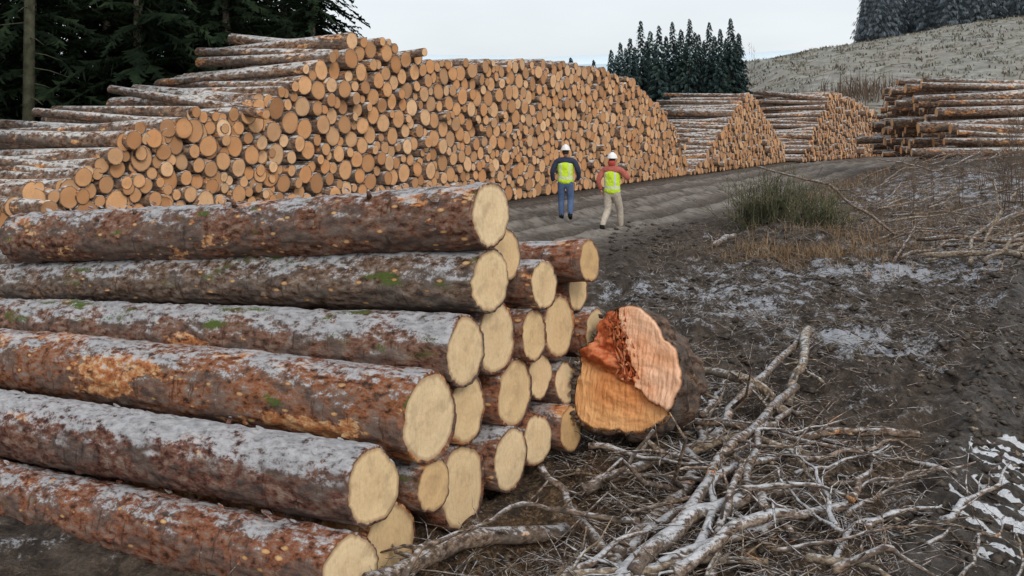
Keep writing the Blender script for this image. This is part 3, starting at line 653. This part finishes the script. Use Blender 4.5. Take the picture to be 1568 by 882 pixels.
def skinmesh(J,E,R,lvl=2,root=0):
    me=bpy.data.meshes.new('tmp');me.from_pydata(J,E,[]);ob=bpy.data.objects.new('tmp',me);scene.collection.objects.link(ob)
    ob.modifiers.new('s','SKIN')
    sv=me.skin_vertices[0].data
    for i,r in enumerate(R): sv[i].radius=(r,r) if not isinstance(r,tuple) else r
    for i in range(len(J)): sv[i].use_root=(i==root)
    su=ob.modifiers.new('u','SUBSURF');su.levels=lvl;su.render_levels=lvl
    dg=bpy.context.evaluated_depsgraph_get();dg.update()
    m2=bpy.data.meshes.new_from_object(ob.evaluated_get(dg));bpy.data.objects.remove(ob);return m2
def people():
    M_skin=plain('skin',(.55,.32,.22),.6,.1);M_hel=plain('helmet_white',(.8,.8,.8),.35,.05);M_boot=plain('boots',(.02,.018,.015));M_hair=plain('hair',(.05,.03,.02))
    M_eye=plain('eyes',(.03,.02,.02),.3)
    import bmesh
    def person(loc,rot,scale,legs,arms,cs,ct,hat2):
        root=bpy.data.objects.new('forestry_worker',None);scene.collection.objects.link(root)
        root.location=loc;root.rotation_euler=(0,0,rot);root.scale=(scale,)*3
        Mj=plain('jacket',cs);Mt=plain('trousers',ct)
        def put(me,nm,mats,fn=None):
            me.name=nm;me.materials.clear()
            for m in mats: me.materials.append(m)
            for p in me.polygons:
                p.use_smooth=True
                if fn: p.material_index=fn(p.center)
            ob=bpy.data.objects.new(nm,me);scene.collection.objects.link(ob);ob.parent=root;return ob
        J=[(0,0,.95),(0,0,1.12),(0,0,1.32),(0,0,1.44),(0,.0,1.52)];R=[(.17,.125),(.16,.12),(.19,.125),(.13,.09),(.055,.055)]
        E=[(0,1),(1,2),(2,3),(3,4)]
        for sgn,(kn,an,to) in zip((-1,1),legs):
            i=len(J);J+=[(sgn*.10,0,.86),kn,((an[0]+kn[0])/2,(an[1]+kn[1])/2-.01,(an[2]+kn[2])/2+.02),an,to];R+=[.115,.085,.078,.062,.047];E+=[(0,i),(i,i+1),(i+1,i+2),(i+2,i+3),(i+3,i+4)]
        hands=[]
        for sgn,(el,wr) in zip((-1,1),arms):
            i=len(J);J+=[(sgn*.215,0,1.42),el,wr];R+=[.085,.065,.045];E+=[(3,i),(i,i+1),(i+1,i+2)];hands.append((sgn,Vector(el),Vector(wr)))
        def fn(c):
            for l in legs:
                if (Vector(l[2])-c).length<.13 or (Vector(l[1])-c).length<.075: return 2
            if c.z<.93 and abs(c.x)<.21: return 1
            return 0
        put(skinmesh(J,E,R,2),'body',[Mj,Mt,M_boot],fn)
        J=[(0,0,.84),(0,0,.98),(0,0,1.15),(0,0,1.33),(0,-.0,1.44)];R=[(.225,.155),(.205,.15),(.20,.145),(.225,.15),(.18,.11)]
        put(skinmesh(J,[(i,i+1) for i in range(4)],R,3),'hi_vis_vest',[vestmat('hi_vis_yellow')])
        bm=bmesh.new();bmesh.ops.create_uvsphere(bm,u_segments=28,v_segments=20,radius=1)
        for v in bm.verts:
            x,y,z=v.co;k=1-.22*max(0,-z)*1.0
            x*=.075*k;y*=.095*(1-.1*max(0,-z));zz=z*.118
            if y>0 and abs(x)<.016 and -.035<zz<.02: y+=.022*(1-abs(x)/.016)*(1-(zz+.01)/.03 if zz>-.01 else 1)
            if y>0 and .012<abs(x)<.04 and .0<zz<.025: y-=.008
            v.co=(x,y,zz)
        mh=bpy.data.meshes.new('head');bm.to_mesh(mh);bm.free();mh.transform(Matrix.Translation((0,.015,1.635)))
        put(mh,'head',[M_skin,M_hair],lambda c:1 if (c.y<-.005 and c.z>1.58) or c.z>1.70 else 0)
        mbb=MB()
        for sx in (-1,1):
            tube(mbb,[(sx*.072,.01,1.605),(sx*.083,.0,1.625),(sx*.085,-.002,1.645),(sx*.074,.008,1.66)],[.006,.010,.011,.006],8,0)
        tube(mbb,[(-.022,.103,1.578),(0,.108,1.576),(.022,.103,1.578)],[.004,.006,.004],6,1)
        for sx in (-1,1): tube(mbb,[(sx*.024,.1,1.645),(sx*.036,.098,1.645)],[.007,.007],8,2)
        mbb.build('ears_mouth_eyes',[M_skin,plain('lips',(.4,.15,.12)),M_eye],parent=root)
        bm=bmesh.new();bmesh.ops.create_uvsphere(bm,u_segments=32,v_segments=20,radius=1)
        bmesh.ops.delete(bm,geom=[v for v in bm.verts if v.co.z<-.05],context='VERTS')
        for v in bm.verts:
            x,y,z=v.co;f=1+(.16 if z<.05 else 0);f2=1+(.38 if (z<.05 and y>.3) else (.12 if z<.05 else 0))
            v.co=(x*.112*f,y*.132*f2,z*.13+(.012 if abs(x)<.18 and z>.1 else 0))
        mh=bpy.data.meshes.new('helmet');bm.to_mesh(mh);bm.free();mh.transform(Matrix.Translation((0,.01,1.69)))
        ob=put(mh,'hard_hat',[M_hel]);so=ob.modifiers.new('t','SOLIDIFY');so.thickness=.006
        if hat2:
            put(skinmesh([(0,-.01,1.50),(0,-.03,1.58),(0,-.035,1.65)],[(0,1),(1,2)],[(.09,.085),(.10,.09),(.10,.085)],2),'hood',[plain('red_hood',(.50,.08,.06))])
        for sgn,el,wr in hands:
            d=(wr-el).normalized();s=Vector((sgn,0,0)).cross(d).normalized();out=d.cross(s).normalized()
            J=[tuple(wr-d*.01),tuple(wr+d*.045),tuple(wr+d*.08)];R=[(.026,.022),(.036,.018),(.036,.016)]
            put(skinmesh(J,[(0,1),(1,2)],R,2),'palm',[M_skin])
            for f,(ofs,ln) in enumerate(((-.03,.062),(-.010,.075),(.011,.07),(.030,.055))):
                b=wr+d*.07+s*ofs;c=out*(-.02)
                put(skinmesh([tuple(b),tuple(b+d*ln*.5+c*.3),tuple(b+d*ln*.8+c),tuple(b+d*ln+c*1.8)],[(0,1),(1,2),(2,3)],[.0095,.0088,.008,.0065],1),'finger',[M_skin])
            b=wr+d*.02-s*.028;put(skinmesh([tuple(b),tuple(b+d*.03-s*.022),tuple(b+d*.06-s*.026)],[(0,1),(1,2)],[.012,.01,.008],1),'thumb',[M_skin])
    person((1.29,23.7,ghs(1.29,23.7)),-.15,1.0,
       [((-.11,.09,.48),(-.10,.02,.075),(-.11,.17,.045)),((.12,.05,.47),(.13,-.22,.12),(.135,-.10,.045))],
       [((-.32,-.05,1.17),(-.31,.06,.93)),((.33,-.06,1.18),(.29,.08,.95))],(.035,.045,.08),(.09,.14,.26),False)
    person((2.18,21.4,ghs(2.18,21.4)),-.5,.95,
       [((-.10,-.02,.48),(-.13,-.30,.13),(-.13,-.17,.045)),((.12,.18,.50),(.11,.26,.085),(.12,.41,.055))],
       [((-.31,-.10,1.18),(-.27,-.02,.95)),((.39,.04,1.22),(.23,.22,1.30))],(.45,.13,.10),(.50,.44,.36),True)
people()
# ---------------------------------------------------------------- light, sky, camera
w=bpy.data.worlds.new('World');scene.world=w;w.use_nodes=True;nt=w.node_tree
sky=nt.nodes.new('ShaderNodeTexSky');sky.sky_type='NISHITA';sky.sun_disc=False;sky.sun_elevation=math.radians(35);sky.sun_rotation=math.radians(155)
sky.air_density=1.;sky.dust_density=3.;sky.ozone_density=1.
hs=nt.nodes.new('ShaderNodeHueSaturation');hs.inputs['Saturation'].default_value=.5;nt.links.new(sky.outputs[0],hs.inputs['Color'])
mx=nt.nodes.new('ShaderNodeMix');mx.data_type='RGBA'
tc=nt.nodes.new('ShaderNodeTexCoord');nz=nt.nodes.new('ShaderNodeTexNoise');nz.inputs['Scale'].default_value=2.5;nz.inputs['Detail'].default_value=5
mp=nt.nodes.new('ShaderNodeMapping');mp.inputs['Scale'].default_value=(1,1,4);nt.links.new(tc.outputs['Generated'],mp.inputs[0]);nt.links.new(mp.outputs[0],nz.inputs['Vector'])
cr=nt.nodes.new('ShaderNodeValToRGB');cr.color_ramp.elements[0].position=.3;cr.color_ramp.elements[0].color=(.65,.65,.65,1);cr.color_ramp.elements[1].position=.7;cr.color_ramp.elements[1].color=(.92,.92,.92,1)
nt.links.new(nz.outputs['Fac'],cr.inputs[0]);nt.links.new(cr.outputs[0],mx.inputs[0])
nt.links.new(hs.outputs[0],mx.inputs[6]);mx.inputs[7].default_value=(7.5,7.95,8.3,1)
bg=nt.nodes['Background'];nt.links.new(mx.outputs[2],bg.inputs[0]);bg.inputs[1].default_value=.125
sd=bpy.data.lights.new('sun','SUN');sd.energy=1.4;sd.angle=math.radians(18);sd.color=(1,.94,.86)
so=bpy.data.objects.new('sun',sd);scene.collection.objects.link(so)
el=math.radians(35);az=math.radians(155)
dirv=Vector((math.sin(az)*math.cos(el),math.cos(az)*math.cos(el),math.sin(el)))
so.rotation_euler=dirv.to_track_quat('Z','Y').to_euler()
cd=bpy.data.cameras.new('camera');cd.lens=36*1506/1568;cd.sensor_width=36;cd.shift_y=-(441-195)/1568;cd.clip_end=6000;cd.clip_start=.1
co=bpy.data.objects.new('camera',cd);scene.collection.objects.link(co);co.location=(0,0,2.2);co.rotation_euler=(math.radians(90),0,0)
scene.camera=co
scene.view_settings.view_transform='Standard';scene.view_settings.look='None';scene.view_settings.exposure=0
